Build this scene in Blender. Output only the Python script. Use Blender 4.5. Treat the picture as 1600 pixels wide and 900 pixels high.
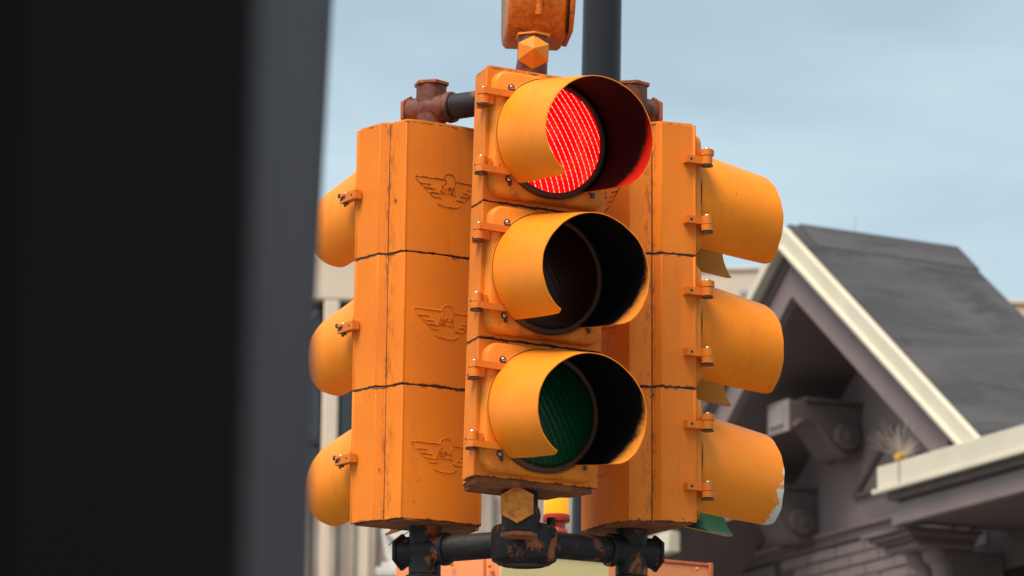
import bpy, bmesh, math, random
from math import sin, cos, pi, radians as R, sqrt, atan2, tan
from mathutils import Vector, Matrix
random.seed(7)
D = bpy.data
for o in list(D.objects): D.objects.remove(o)
scn = bpy.context.scene
col = scn.collection

# ------------------------------------------------------------------ camera
CAM = Vector((0, 0, 1.6)); PITCH = R(12.0); ROLL = R(0.5); FPX = 6000.0
cam = D.cameras.new('camera'); camo = D.objects.new('camera', cam); col.objects.link(camo)
camo.location = CAM
camM = Matrix.Rotation(R(90) + PITCH, 4, 'X') @ Matrix.Rotation(ROLL, 4, 'Z')
camo.rotation_euler = camM.to_euler()
cam.lens = FPX / 1600 * 36; cam.sensor_width = 36; cam.clip_start = .05; cam.clip_end = 6000
cam.dof.use_dof = True; cam.dof.focus_distance = 9.6; cam.dof.aperture_fstop = 6.7; cam.dof.aperture_blades = 9
scn.camera = camo
RGT = (camM @ Vector((1, 0, 0, 0))).xyz; UPV = (camM @ Vector((0, 1, 0, 0))).xyz; FWD = (camM @ Vector((0, 0, -1, 0))).xyz
def ray(px, py): return FWD + RGT * ((px - 800) / FPX) + UPV * ((450 - py) / FPX)
def P(px, py, t): return CAM + ray(px, py) * t

# ------------------------------------------------------------------ light
SUN_AZ = R(-146); SUN_EL = R(60)       # azimuth from +Y, clockwise: the sun stands behind the camera, to its left
w = D.worlds.new('World'); scn.world = w; w.use_nodes = True
nt = w.node_tree; nt.nodes.clear()
def N(t, kind, **kw):
    n = t.nodes.new(kind)
    for k, v in kw.items(): setattr(n, k, v)
    return n
out = N(nt, 'ShaderNodeOutputWorld'); bg = N(nt, 'ShaderNodeBackground')
sky = N(nt, 'ShaderNodeTexSky', sky_type='NISHITA', sun_disc=False)
sky.sun_elevation = SUN_EL; sky.sun_rotation = SUN_AZ; sky.altitude = 0; sky.air_density = 1.0; sky.dust_density = 3.0; sky.ozone_density = 1.0
tc = N(nt, 'ShaderNodeTexCoord'); mp = N(nt, 'ShaderNodeMapping'); mp.inputs['Scale'].default_value = (1, 1, 3.5)
mp.inputs['Location'].default_value = (.42, .1, .2)
cn = N(nt, 'ShaderNodeTexNoise'); cn.inputs['Scale'].default_value = 4.5; cn.inputs['Detail'].default_value = 7; cn.inputs['Roughness'].default_value = .5
cr = N(nt, 'ShaderNodeMapRange'); cr.inputs[1].default_value = .38; cr.inputs[2].default_value = .72; cr.inputs[3].default_value = .36; cr.inputs[4].default_value = .76
mx = N(nt, 'ShaderNodeMix', data_type='RGBA')
nt.links.new(tc.outputs['Generated'], mp.inputs[0]); nt.links.new(mp.outputs[0], cn.inputs[0]); nt.links.new(cn.outputs[0], cr.inputs[0])
nt.links.new(cr.outputs[0], mx.inputs[0]); nt.links.new(sky.outputs[0], mx.inputs[6])
mx.inputs[7].default_value = (6.9, 8.6, 8.9, 1)      # thin bright haze cloud, in the sky's own units
nt.links.new(mx.outputs[2], bg.inputs[0]); bg.inputs[1].default_value = .10; nt.links.new(bg.outputs[0], out.inputs[0])
sl = D.lights.new('sun', 'SUN'); so = D.objects.new('sun', sl); col.objects.link(so)
sl.energy = 4.1; sl.angle = R(32); sl.color = (1, .90, .76)
sd = Vector((sin(SUN_AZ) * cos(SUN_EL), cos(SUN_AZ) * cos(SUN_EL), sin(SUN_EL)))
so.rotation_euler = sd.to_track_quat('Z', 'Y').to_euler(); so.location = sd * 50
scn.view_settings.view_transform = 'Standard'; scn.view_settings.look = 'None'; scn.view_settings.exposure = 0.30; scn.view_settings.gamma = 1
scn.render.engine = 'CYCLES'

# ------------------------------------------------------------------ materials
class M_:
    """small node-graph builder"""
    def __init__(s, name):
        s.m = D.materials.new(name); s.m.use_nodes = True; s.t = s.m.node_tree
        s.b = s.t.nodes['Principled BSDF']; s.oc = None; s.nrm = None
    def coord(s):
        if not s.oc: s.oc = N(s.t, 'ShaderNodeTexCoord').outputs['Object']
        return s.oc
    def ncoord(s):
        if not s.nrm:                                           # every object gets its own cut of the noise
            oi = N(s.t, 'ShaderNodeObjectInfo'); cx = N(s.t, 'ShaderNodeCombineXYZ'); ad = N(s.t, 'ShaderNodeVectorMath', operation='ADD')
            for i, k in enumerate((37.3, 21.1, 53.7)): s.L(s.math('MULTIPLY', oi.outputs['Random'], k), cx.inputs[i])
            s.L(s.coord(), ad.inputs[0]); s.L(cx.outputs[0], ad.inputs[1]); s.nrm = ad.outputs[0]
        return s.nrm
    def L(s, a, b): s.t.links.new(a, b)
    def noise(s, scale, detail=3, rough=.5, stretch=None, dist=0):
        n = N(s.t, 'ShaderNodeTexNoise'); n.inputs['Scale'].default_value = scale; n.inputs['Detail'].default_value = detail
        n.inputs['Roughness'].default_value = rough; n.inputs['Distortion'].default_value = dist
        if stretch:
            m = N(s.t, 'ShaderNodeMapping'); m.inputs['Scale'].default_value = stretch; s.L(s.ncoord(), m.inputs[0]); s.L(m.outputs[0], n.inputs[0])
        else: s.L(s.ncoord(), n.inputs[0])
        return n.outputs[0]
    def rng(s, v, a, b, c=0., d=1., smooth=False):
        n = N(s.t, 'ShaderNodeMapRange'); n.interpolation_type = 'SMOOTHSTEP' if smooth else 'LINEAR'
        for i, x in zip((1, 2, 3, 4), (a, b, c, d)):
            if isinstance(x, (int, float)): n.inputs[i].default_value = x
            else: s.L(x, n.inputs[i])
        s.L(v, n.inputs[0]); return n.outputs[0]
    def math(s, op, a, b=0, c=None):
        n = N(s.t, 'ShaderNodeMath', operation=op)
        for i, x in enumerate((a, b) if c is None else (a, b, c)):
            if isinstance(x, (int, float)): n.inputs[i].default_value = x
            else: s.L(x, n.inputs[i])
        return n.outputs[0]
    def mix(s, f, a, b):
        n = N(s.t, 'ShaderNodeMix', data_type='RGBA')
        if isinstance(f, (int, float)): n.inputs[0].default_value = f
        else: s.L(f, n.inputs[0])
        for i, x in ((6, a), (7, b)):
            if isinstance(x, tuple): n.inputs[i].default_value = (*x, 1)
            else: s.L(x, n.inputs[i])
        return n.outputs[2]
    def xyz(s):
        n = N(s.t, 'ShaderNodeSeparateXYZ'); s.L(s.coord(), n.inputs[0]); return n.outputs
    def bump(s, h, strength=.2, dist=.002):
        n = N(s.t, 'ShaderNodeBump'); n.inputs['Strength'].default_value = strength; n.inputs['Distance'].default_value = dist
        s.L(h, n.inputs['Height']); s.L(n.outputs[0], s.b.inputs['Normal'])
    def fin(s, c, rough=.6, metal=0, spec=None):
        if isinstance(c, tuple): s.b.inputs['Base Color'].default_value = (*c, 1)
        else: s.L(c, s.b.inputs['Base Color'])
        if isinstance(rough, (int, float)): s.b.inputs['Roughness'].default_value = rough
        else: s.L(rough, s.b.inputs['Roughness'])
        s.b.inputs['Metallic'].default_value = metal
        if spec is not None: s.b.inputs['Specular IOR Level'].default_value = spec
        return s.m

H = .345; HW = .172; YF = -.088; YB = .078; BW = .121
DIRT = (.022, .014, .012)
def paint(name, base, alt, dirt_amt=1.0, seam=False, rough=.55, chips=1.0, spec=.3):
    g = M_(name)
    big = g.noise(5, 4, .6); c = g.mix(g.rng(big, .35, .7), base, alt)
    fine = g.noise(420, 2, .7)                                  # orange-peel mottling
    c = g.mix(g.rng(fine, .25, .8, 0, .28), c, tuple(x * .55 for x in base))
    run = g.noise(26, 4, .6, (1, 1, .09))                       # faint vertical wash marks
    c = g.mix(g.math('MULTIPLY', g.rng(run, .56, .78), .22 * dirt_amt), c, (.25, .075, .02))
    sp = g.noise(150, 2, .5); cl = g.noise(9, 3, .6)
    spot = g.math('MULTIPLY', g.rng(sp, .70, .735), g.rng(cl, .50, .58))
    c = g.mix(g.math('MULTIPLY', spot, .9 * chips), c, (.05, .022, .015))
    if seam:
        z = g.xyz()[2]
        d = g.math('MINIMUM', z, g.math('SUBTRACT', H, z))
        nn = g.noise(38, 4, .75)
        width = g.rng(nn, .45, .75, .0015, .011)
        c = g.mix(g.math('MULTIPLY', g.rng(g.math('DIVIDE', d, width), .6, 1.25, 1, 0), .85), c, DIRT)
    if seam:
        xx = g.math('ABSOLUTE', g.xyz()[0])
        dg = g.math('ABSOLUTE', g.math('SUBTRACT', xx, HW - .037)); yb = g.math('GREATER_THAN', g.xyz()[1], YF + .095)
        gn = g.noise(60, 4, .75, (1, 1, .35))
        c = g.mix(g.math('MULTIPLY', g.math('MULTIPLY', g.rng(dg, 0, .010, 1, 0), yb), g.rng(gn, .48, .62, 0, .6)), c, DIRT)
        sp2 = g.noise(95, 3, .65, (1, 1, .7)); cl2 = g.noise(6.5, 3, .6)
        c = g.mix(g.math('MULTIPLY', g.math('MULTIPLY', g.rng(sp2, .64, .68), g.rng(cl2, .60, .66)), .8), c, (.05, .02, .015))
    if name == 'door_paint':
        lo = g.rng(g.xyz()[2], -.10, -.155); dn = g.noise(22, 5, .7)
        c = g.mix(g.math('MULTIPLY', g.math('MULTIPLY', lo, g.rng(dn, .48, .66)), .6), c, (.16, .05, .015))
    g.bump(g.math('ADD', g.math('MULTIPLY', fine, .6), sp), .22, .0012)
    return g.fin(c, g.rng(big, .3, .7, rough - .07, rough + .1), spec=spec)

ORANGE = (.80, .212, .012)
mt = {}
mt['body'] = paint('housing_paint', ORANGE, (.70, .172, .012), seam=True, rough=.58)
mt['door'] = paint('door_paint', (.83, .25, .016), (.74, .20, .014), rough=.5)
mt['hard'] = paint('hardware_paint', (.74, .20, .018), (.62, .15, .014), 1.6, rough=.55)
mt['visor'] = paint('visor_paint', (.94, .275, .012), (.84, .22, .009), .8, rough=.46, chips=.8, spec=.22)

# worn visor, paint peeled to pale metal along the front lower edge of the near wall
def peeled():
    g = M_('peeled_visor_paint'); x, y, z = g.xyz()
    nz = g.noise(28, 5, .7)
    fr = g.math('ADD', g.math('MULTIPLY', y, -1.0), g.rng(nz, .3, .7, -.022, .022))     # distance forward, ragged
    low = g.rng(z, -.006, .004, 1, 0)
    m = g.math('MULTIPLY', g.rng(fr, g.rng(z, -.16, .0, .248, .276), g.rng(z, -.16, 0, .252, .280)), low)
    m = g.math('MULTIPLY', m, g.rng(x, -.02, 0, 1, 0))
    c = g.mix(g.rng(g.noise(5, 4, .6), .35, .7), (.94, .275, .012), (.84, .22, .009))
    c = g.mix(g.rng(g.noise(420, 2, .7), .25, .8, 0, .28), c, (.45, .15, .01))
    sc = g.math('MULTIPLY', g.rng(g.noise(60, 3, .6, (1, .35, 1.6)), .62, .68), g.math('MULTIPLY', g.rng(z, .03, .05), g.rng(z, .075, .06)))
    c = g.mix(g.math('MULTIPLY', sc, .6), c, (.36, .25, .2))
    c = g.mix(m, c, (.62, .62, .56))
    g.bump(m, .5, -.001)
    return g.fin(c, .48, spec=.35)
mt['visor_peeled'] = peeled()

def inner(name='visor_black_lining', spray_or_glow=(.66, .22, .03), wide=0.0):
    g = M_(name); x, y, z = g.xyz()
    nz = g.noise(30, 5, .75, (1, .5, 1))
    ax = g.math('ABSOLUTE', x)
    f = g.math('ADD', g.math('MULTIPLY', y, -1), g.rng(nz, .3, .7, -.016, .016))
    w_ = g.math('ADD', g.rng(z, -.185, .03 + wide * 2, .175 - wide, .284 - wide * .3), 0)                # overspray and painted lens glow reach deeper towards the lower lip
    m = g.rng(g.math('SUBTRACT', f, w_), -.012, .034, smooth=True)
    c = g.mix(m, (.0045, .0045, .006), spray_or_glow)
    c = g.mix(g.rng(g.noise(90, 3, .6), .62, .72, 0, .5), c, (.03, .03, .035))
    g.bump(g.noise(300, 2), .15, .001)
    return g.fin(c, .62, spec=.05)
mt['inner'] = inner()
mt['inner_red'] = inner('red_glow_painted_lining', (.50, .014, .005), .012)  # red lens glow painted into the rim colour
mt['inner_green'] = inner('green_glow_metal_lining', (.07, .13, .06), .03)  # bare metal, tinted green to carry the lens reflection
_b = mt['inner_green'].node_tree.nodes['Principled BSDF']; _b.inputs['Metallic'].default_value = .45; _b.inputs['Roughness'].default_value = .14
mt['inner_side'] = inner('worn_visor_lining', (.70, .24, .03), .06)
def simple(name, c, c2=None, rough=.6, metal=0, scale=12, bump=.2, spec=None, bs=200):
    g = M_(name)
    cc = g.mix(g.rng(g.noise(scale, 5, .6), .35, .68), c, c2 or tuple(x * .75 for x in c))
    g.bump(g.noise(bs, 3, .6), bump, .002)
    return g.fin(cc, rough, metal, spec)
mt['seam'] = simple('black_gasket', (.018, .012, .010), rough=.9)
mt['under'] = simple('dirty_under_paint', (.30, .085, .02), (.10, .035, .015), rough=.75, scale=20)
mt['gasket'] = simple('brown_gasket', (.045, .016, .008), (.09, .03, .012), rough=.55)
mt['steel'] = simple('zinc_screw', (.62, .60, .56), (.25, .24, .23), rough=.3, metal=.9, scale=80)
mt['darksteel'] = simple('dark_clip', (.05, .042, .04), (.10, .08, .07), rough=.4, metal=.6, scale=60)
mt['hole'] = simple('hole_black', (.004, .003, .003), rough=1)
def worn_line(name, dark, thr):
    g = M_(name); c = g.mix(g.rng(g.noise(34, 4, .7), thr, thr + .10), ORANGE, dark); return g.fin(c, .7, spec=.2)
mt['line'] = worn_line('embossed_line_grime', (.12, .038, .014), .42)
mt['line_clean'] = worn_line('embossed_line_paint', (.42, .10, .012), .48)
def rusty(name, base, paintc, thr=.55):
    g = M_(name)
    a = g.noise(11, 6, .62, dist=.6); b = g.noise(70, 4, .6)
    c = g.mix(g.rng(b, .35, .7), base, tuple(x * 1.9 for x in base))
    c = g.mix(g.rng(a, thr, thr + .06), c, paintc)
    g.bump(g.math('ADD', a, g.math('MULTIPLY', b, .6)), .6, .003)
    return g.fin(c, g.rng(b, .3, .7, .42, .7), spec=.4)
mt['pipe'] = rusty('blackened_pipe', (.007, .005, .006), (.17, .05, .022), .54)
mt['cross'] = rusty('faded_red_brown_fitting', (.090, .025, .015), (.028, .013, .015), .55)
mt['lowfit'] = rusty('sooty_fitting_with_orange_rust', (.006, .004, .005), (.30, .082, .018), .555)
mt['lowcap'] = rusty('sooty_cap', (.007, .005, .006), (.35, .10, .02), .64)
mt['cap'] = paint('hex_cap_paint', (.72, .24, .012), (.60, .17, .012), 1.3, rough=.5)
mt['capdirty'] = rusty('chipped_cap_paint', (.44, .14, .014), (.07, .06, .07), .64)
mt['capedge'] = simple('cap_edge_paint', (.35, .10, .02), (.18, .045, .02), rough=.6, scale=40)
mt['box'] = rusty('rust_stained_box_paint', (.46, .105, .007), (.12, .028, .008), .60)
mt['boxside'] = simple('pale_box_side', (.50, .33, .24), (.30, .14, .08), rough=.8, scale=60)  # left side of the box gets a paler colour

def lens(name, kind):
    g = M_(name); x, y, z = g.xyz()
    al = R(-59); ca, sa = cos(al), sin(al)
    along = g.math('ADD', g.math('MULTIPLY', x, ca), g.math('MULTIPLY', z, sa))
    acr = g.math('ADD', g.math('MULTIPLY', x, -sa), g.math('MULTIPLY', z, ca))
    acr = g.math('ADD', acr, g.math('MULTIPLY', g.math('MULTIPLY', along, along), .55))
    row = g.math('DIVIDE', acr, .0150)
    fr = g.math('FRACT', g.math('ADD', row, 40))
    line = g.math('LESS_THAN', g.math('ABSOLUTE', g.math('SUBTRACT', fr, .5)), .052)
    soft = g.rng(g.math('ABSOLUTE', g.math('SUBTRACT', fr, .5)), 0, .5, 1, 0)
    q = g.math('FRACT', g.math('ADD', g.math('DIVIDE', along, .0118), g.math('MULTIPLY', g.math('FLOOR', g.math('ADD', row, 40)), .37)))
    dash = g.math('LESS_THAN', q, .78)
    g.bump(g.math('ADD', soft, g.math('MULTIPLY', q, .3)), .12 if kind == 'amber' else .3, .0015)
    if kind == 'red_on' or kind == 'green_on':
        r = g.math('SQRT', g.math('ADD', g.math('MULTIPLY', x, x), g.math('MULTIPLY', z, z)))
        crk = g.math('MULTIPLY', g.rng(g.noise(230, 2, .5, dist=1.5), .53, .58), g.rng(g.noise(16, 3, .6), .46, .56))
        m = g.math('MAXIMUM', g.math('MULTIPLY', line, dash), g.math('MULTIPLY', crk, .09))
        if kind == 'red_on': e = g.mix(m, (.86, .0, .006), (1.0, .36, .16))
        else: e = g.mix(m, (.0, .42, .16), (.45, 1, .7))
        g.L(e, g.b.inputs['Emission Color'])
        s_ = g.math('MULTIPLY', g.rng(m, 0, 1, 1.15 if kind == 'red_on' else 5.0, 2.1), 1)
        g.L(s_, g.b.inputs['Emission Strength'])
        return g.fin((.25, .004, .004) if kind == 'red_on' else (0, .1, .04), .35, spec=.15)
    base = {'amber': (.022, .007, .003), 'green': (.0, .034, .012), 'red': (.06, .004, .003)}[kind]
    br = {'amber': (.026, .008, .0035), 'green': (.003, .075, .026), 'red': (.12, .01, .006)}[kind]
    c = g.mix(g.math('MULTIPLY', soft, g.rng(q, 0, 1, .4, 1)), base, br)
    return g.fin(c, .28, spec=.25)
LENS = {k: lens('lens_' + n, k) for k, n in (('red_on', 'red_lit'), ('green_on', 'green_lit'), ('amber', 'amber_dark'), ('green', 'green_dark'), ('red', 'red_dark'))}

# ------------------------------------------------------------------ mesh helpers
class MB:
    def __init__(s): s.v = []; s.f = []; s.mi = []; s.sm = []
    def add(s, vs, fs, mi=0, sm=False):
        o = len(s.v); s.v += [tuple(v) for v in vs]
        for f in fs: s.f.append(tuple(i + o for i in f)); s.mi.append(mi); s.sm.append(sm)
    def box(s, c, d, mi=0, M=None):
        vs = [Vector((c[0] + d[0] / 2 * i, c[1] + d[1] / 2 * j, c[2] + d[2] / 2 * k)) for i in (-1, 1) for j in (-1, 1) for k in (-1, 1)]
        if M: vs = [M @ v for v in vs]
        s.add(vs, [(0, 1, 3, 2), (4, 6, 7, 5), (0, 4, 5, 1), (2, 3, 7, 6), (0, 2, 6, 4), (1, 5, 7, 3)], mi)
    def ext(s, poly, a, b, fn, mi=0, sm=False, cap=True):
        """extrude a closed 2-D outline from a to b; fn(p, t) -> 3-D point"""
        n = len(poly); vs = [fn(p, a) for p in poly] + [fn(p, b) for p in poly]
        fs = [(i, (i + 1) % n, n + (i + 1) % n, n + i) for i in range(n)]
        s.add(vs, fs, mi, sm)
        if cap: s.add(vs, [tuple(range(n))[::-1], tuple(range(n, 2 * n))], mi)
    def cyl(s, p0, p1, r0, r1=None, seg=24, mi=0, cap=True, sm=True, cmi=None):
        p0 = Vector(p0); p1 = Vector(p1); r1 = r0 if r1 is None else r1
        z = (p1 - p0).normalized(); x = z.orthogonal().normalized()
        if abs(z.z) < .9: x = z.cross(Vector((0, 0, 1))).normalized()
        y = z.cross(x)
        ring = lambda p, r: [p + (x * cos(2 * pi * i / seg) + y * sin(2 * pi * i / seg)) * r for i in range(seg)]
        vs = ring(p0, r0) + ring(p1, r1)
        s.add(vs, [(i, (i + 1) % seg, seg + (i + 1) % seg, seg + i) for i in range(seg)], mi, sm)
        if cap: s.add(vs, [tuple(range(seg))[::-1], tuple(range(seg, 2 * seg))], mi if cmi is None else cmi)
    def lathe(s, prof, fn, seg=48, mi=0, sm=True):
        """prof: (r, h) list; fn(r, angle, h) -> point"""
        m = len(prof); vs = [fn(r, 2 * pi * i / seg, h) for (r, h) in prof for i in range(seg)]
        s.add(vs, [(k * seg + i, k * seg + (i + 1) % seg, (k + 1) * seg + (i + 1) % seg, (k + 1) * seg + i) for k in range(m - 1) for i in range(seg)], mi, sm)
    def tube(s, pts, r, seg=6, mi=0):
        pts = [Vector(p) for p in pts]; rings = []
        for i, p in enumerate(pts):
            d = (pts[min(i + 1, len(pts) - 1)] - pts[max(i - 1, 0)]).normalized()
            x = d.cross(Vector((.13, .97, .2))).normalized(); y = d.cross(x)
            rings += [p + (x * cos(2 * pi * k / seg) + y * sin(2 * pi * k / seg)) * r for k in range(seg)]
        n = len(pts)
        s.add(rings, [(k * seg + i, k * seg + (i + 1) % seg, (k + 1) * seg + (i + 1) % seg, (k + 1) * seg + i) for k in range(n - 1) for i in range(seg)], mi, True)
        s.add(rings, [tuple(range(seg))[::-1], tuple(range((n - 1) * seg, n * seg))], mi)
    def sphere(s, c, r, mi=0, sc=(1, 1, 1), seg=14, rings=8):
        c = Vector(c); vs = []
        for j in range(rings + 1):
            th = pi * j / rings
            for i in range(seg):
                ph = 2 * pi * i / seg; vs.append(c + Vector((r * sc[0] * sin(th) * cos(ph), r * sc[1] * sin(th) * sin(ph), r * sc[2] * cos(th))))
        s.add(vs, [(j * seg + i, (j + 1) * seg + i, (j + 1) * seg + (i + 1) % seg, j * seg + (i + 1) % seg) for j in range(rings) for i in range(seg)], mi, True)
    def mesh(s, name, mats, fix=True):
        me = D.meshes.new(name); me.from_pydata(s.v, [], s.f)
        for m in mats: me.materials.append(m)
        me.polygons.foreach_set('material_index', s.mi); me.polygons.foreach_set('use_smooth', s.sm)
        bm = bmesh.new(); bm.from_mesh(me)
        bmesh.ops.remove_doubles(bm, verts=bm.verts, dist=1e-6)
        if fix: bmesh.ops.recalc_face_normals(bm, faces=bm.faces)
        bm.to_mesh(me); bm.free()
        me.set_sharp_from_angle(angle=R(38)); me.update()
        return me
    def build(s, name, mats, parent=None, loc=(0, 0, 0), bevel=0, fix=True):
        if not isinstance(mats, (list, tuple)): mats = [mats]
        me = s.mesh(name, mats, fix); o = D.objects.new(name, me); col.objects.link(o)
        o.location = loc
        if parent: o.parent = parent
        if bevel:
            b = o.modifiers.new('bevel', 'BEVEL'); b.width = bevel; b.segments = 2; b.limit_method = 'ANGLE'; b.angle_limit = R(35); b.harden_normals = False
        return o
def empty(name, loc=(0, 0, 0), rz=0):
    o = D.objects.new(name, None); col.objects.link(o); o.location = loc; o.rotation_euler = (0, 0, rz); o.empty_display_size = .1; return o
def tag(o, label=None, cat=None, group=None, kind=None):
    for k, v in (('label', label), ('category', cat), ('group', group), ('kind', kind)):
        if v: o[k] = v
    return o
def copy_tree(o, parent=None):
    c = o.copy(); col.objects.link(c); c.parent = parent
    for ch in [x for x in D.objects if x.parent == o]: copy_tree(ch, c)
    return c
def inst(name, me, parent, loc=(0, 0, 0), rot=(0, 0, 0)):
    o = D.objects.new(name, me); col.objects.link(o); o.parent = parent; o.location = loc; o.rotation_euler = rot; return o

# ------------------------------------------------------------------ signal head (local: x right, -y front, z up; origin bottom centre)
HW = .172; YF = -.088; YB = .078; BW = .121
def backy(x): return YB + .013 * (1 - (x / BW) ** 2)
def section_mesh():
    mb = MB()
    half = [(HW, YF), (HW, YF + .005), (HW - .003, YF + .006), (HW - .016, YF + .095), (HW - .038, YF + .108), (HW - .038, YF + .1115), (BW, YB - .003), (BW - .003, YB + .002)]
    back = [(BW * .94 * cos(pi * k / 12), backy(BW * .94 * cos(pi * k / 12))) for k in range(0, 13)]
    prof = half + back + [(-x, y) for x, y in reversed(half)]
    fn = lambda p, t: (p[0], p[1], t)
    n = len(prof); g = .0016
    for i in range(n):
        a, b = prof[i], prof[(i + 1) % n]
        groove = abs(abs(a[0]) - (HW - .038)) < 1e-6 and abs(a[0] - b[0]) < 1e-6
        sm = abs(a[0]) < BW and abs(b[0]) < BW and a[1] > 0
        mb.add([fn(a, g), fn(b, g), fn(b, H - g), fn(a, H - g)], [(0, 1, 2, 3)], 1 if groove else 0, sm)
    for z in (g, H - g): mb.add([fn(p, z) for p in prof], [tuple(range(n))], 0)
    return mb
def plate_mesh(z0, z1, k, mi=0):
    mb = MB(); half = [(HW * k, YF + .006), (HW * k - .015, YF + .094), (HW * k - .036, YF + .107), (BW * .96, YB - .004)]
    back = [(BW * .9 * cos(pi * j / 8), YB + .009 * sin(pi * j / 8)) for j in range(9)]
    prof = half + back + [(-x, y) for x, y in reversed(half)]
    mb.ext(prof, z0, z1, lambda p, t: (p[0], p[1], t), mi); return mb

def rrect(w, h, r, n=8):
    pts = []
    for cx, cz, a0 in ((w / 2 - r, h / 2 - r, 0), (-w / 2 + r, h / 2 - r, 90), (-w / 2 + r, -h / 2 + r, 180), (w / 2 - r, -h / 2 + r, 270)):
        for k in range(n + 1):
            a = R(a0 + 90 * k / n); pts.append((cx + r * cos(a), cz + r * sin(a)))
    return pts
DT = .026                                                     # door thickness
def door_mesh():
    mb = MB(); w, h, r = .322, .322, .036
    rings = [(w, h, 0), (w, h, -.014), (w - .003, h - .003, -.019), (w - .009, h - .009, -.0235), (w - .018, h - .018, -DT)]
    R_ = [[(x, y, z) for x, z in rrect(a, b, r - (w - a) / 2)] for a, b, y in rings]
    n = len(R_[0]); vs = sum(R_, [])
    for k in range(len(R_) - 1): mb.add(vs, [(k * n + i, k * n + (i + 1) % n, (k + 1) * n + (i + 1) % n, (k + 1) * n + i) for i in range(n)], 0, True)
    mb.add(R_[-1], [tuple(range(n))], 0); mb.add(R_[0], [tuple(range(n))[::-1]], 0)
    # raised collar the visor sits on
    mb.lathe([(.1590, -DT), (.1585, -DT - .004), (.157, -DT - .005), (.157, -DT)], lambda r, a, h: (r * cos(a), h, r * sin(a)), 64, 0)
    return mb
def ringfn(r, a, h): return (r * cos(a), h, r * sin(a))
def lensring_mesh():
    mb = MB(); prof = [(.1445 + .0085 * cos(t), -DT - .006 + .009 * sin(t)) for t in [2 * pi * k / 12 for k in range(13)]]
    mb.lathe(prof, ringfn, 64, 0); return mb
def lens_mesh():
    mb = MB(); prof = [(max(.141 * sin(t), 1e-5), -DT + .001 - .020 * cos(t)) for t in [pi / 2 * k / 12 for k in range(12, -1, -1)]]
    mb.lathe(prof, ringfn, 64, 0); return mb
VL = .251; VR = .1545; VT = tan(R(9.5))
def visor_mesh(seed=0, dent=1.0, round_=0):
    rr = random.Random(seed); ph = [rr.uniform(0, 6.28) for _ in range(4)]
    mb = MB(); ns, na, th = 26, 72, .0022
    def pt(s, k, inner):
        f = s
        phi0 = 36 + 3 * f + (max(0, f - .90) / .10) ** 2 * 4
        phi1 = phi0 + round_ * (max(0, f - .62) / .38) ** 2 * 26
        a = R(phi0 + (360 - phi0 - phi1) * k / na)               # measured from straight down, round over the top
        r = VR - .004 * f - (th if inner else 0)
        r += dent * .0012 * f * sin(2 * a + ph[0]) + dent * .0008 * f * sin(5 * a + ph[1])
        L = VL * f + dent * .0010 * f * sin(7 * a + ph[2]) + dent * .0006 * f * sin(19 * a + ph[3])
        near = math.exp(-abs(math.degrees(a) - phi0) / 24) * .10; far = math.exp(-abs(360 - phi0 - math.degrees(a)) / 20) * .04
        r *= 1 - (near + far) * f ** 2
        return (-r * sin(a), -DT - .003 - L, -r * cos(a) - VT * L)
    for inner in (0, 1):
        vs = [pt(i / ns, k, inner) for i in range(ns + 1) for k in range(na + 1)]
        m = na + 1
        fs = [(i * m + k, i * m + k + 1, (i + 1) * m + k + 1, (i + 1) * m + k) for i in range(ns) for k in range(na)]
        if inner: fs = [f[::-1] for f in fs]
        mb.add(vs, fs, inner, True)
    rim = [(1, k) for k in range(na + 1)]
    def strip(keys):
        vs = [pt(s, k, 0) for s, k in keys] + [pt(s, k, 1) for s, k in keys]; m = len(keys)
        mb.add(vs, [(i, i + 1, m + i + 1, m + i) for i in range(m - 1)], 0)
    strip(rim); strip([(i / ns, 0) for i in range(ns + 1)]); strip([(i / ns, na) for i in range(ns, -1, -1)])
    return mb
def bolt_mesh():
    mb = MB(); y = -DT
    mb.cyl((0, y, 0), (0, y - .004, 0), .0085, .0085, 16, 1); mb.sphere((0, y - .004, 0), .0062, 0, (1, .8, 1))
    mb.box((0, y - .0092, 0), (.010, .0012, .0016), 1); mb.box((.004, y - .003, -.011), (.007, .006, .012), 1)
    return mb
def hinge_mesh(flip):
    """leaf bolted across the door, barrel on the housing side, pin with pale dome; flip puts the barrel above"""
    s_ = -1 if flip else 1; mb = MB(); X = -HW
    leaf = [(X - .022, -.010), (X - .026, -.002), (X - .026, .008), (X - .018, .013), (X + .060, .011), (X + .071, -.001), (X + .052, -.010)]
    # door leaf, seen from the front as a bar; z is symmetrical
    leafp = [(X - .024, -.0075), (X + .052, -.0085), (X + .070, .0015), (X + .066, .0085), (X - .024, .0085)]
    mb.ext(leafp, -DT - .012, -DT + .006, lambda p, t: (p[0], t, p[1]), 0)
    mb.cyl((X - .018, -.020, -.0080), (X - .018, -.020, .0080), .0155, None, 20, 0)
    mb.cyl((X - .018, -.020, -s_ * .0095), (X - .018, -.020, -s_ * .031), .0145, .0140, 20, 0)       # housing knuckle
    mb.cyl((X - .018, -.020, -.034 if not flip else -.011), (X - .018, -.020, -.036 if not flip else -.013), .0165, None, 16, 2)
    mb.box((X - .030, -.022, -.0355 if not flip else -.0125), (.012, .004, .003), 2)
    topz = .008 if not flip else .031
    mb.sphere((X - .018, -.020, topz), .0085, 1, (1, 1, .75))
    # lug cast on the housing flank
    zl = -s_ * .0195
    mb.box((X - .002, .006, zl), (.022, .062, .019), 0)
    mb.cyl((X - .0138, .024, zl), (X - .0128, .024, zl), .0032, None, 10, 3)
    return mb
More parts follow.
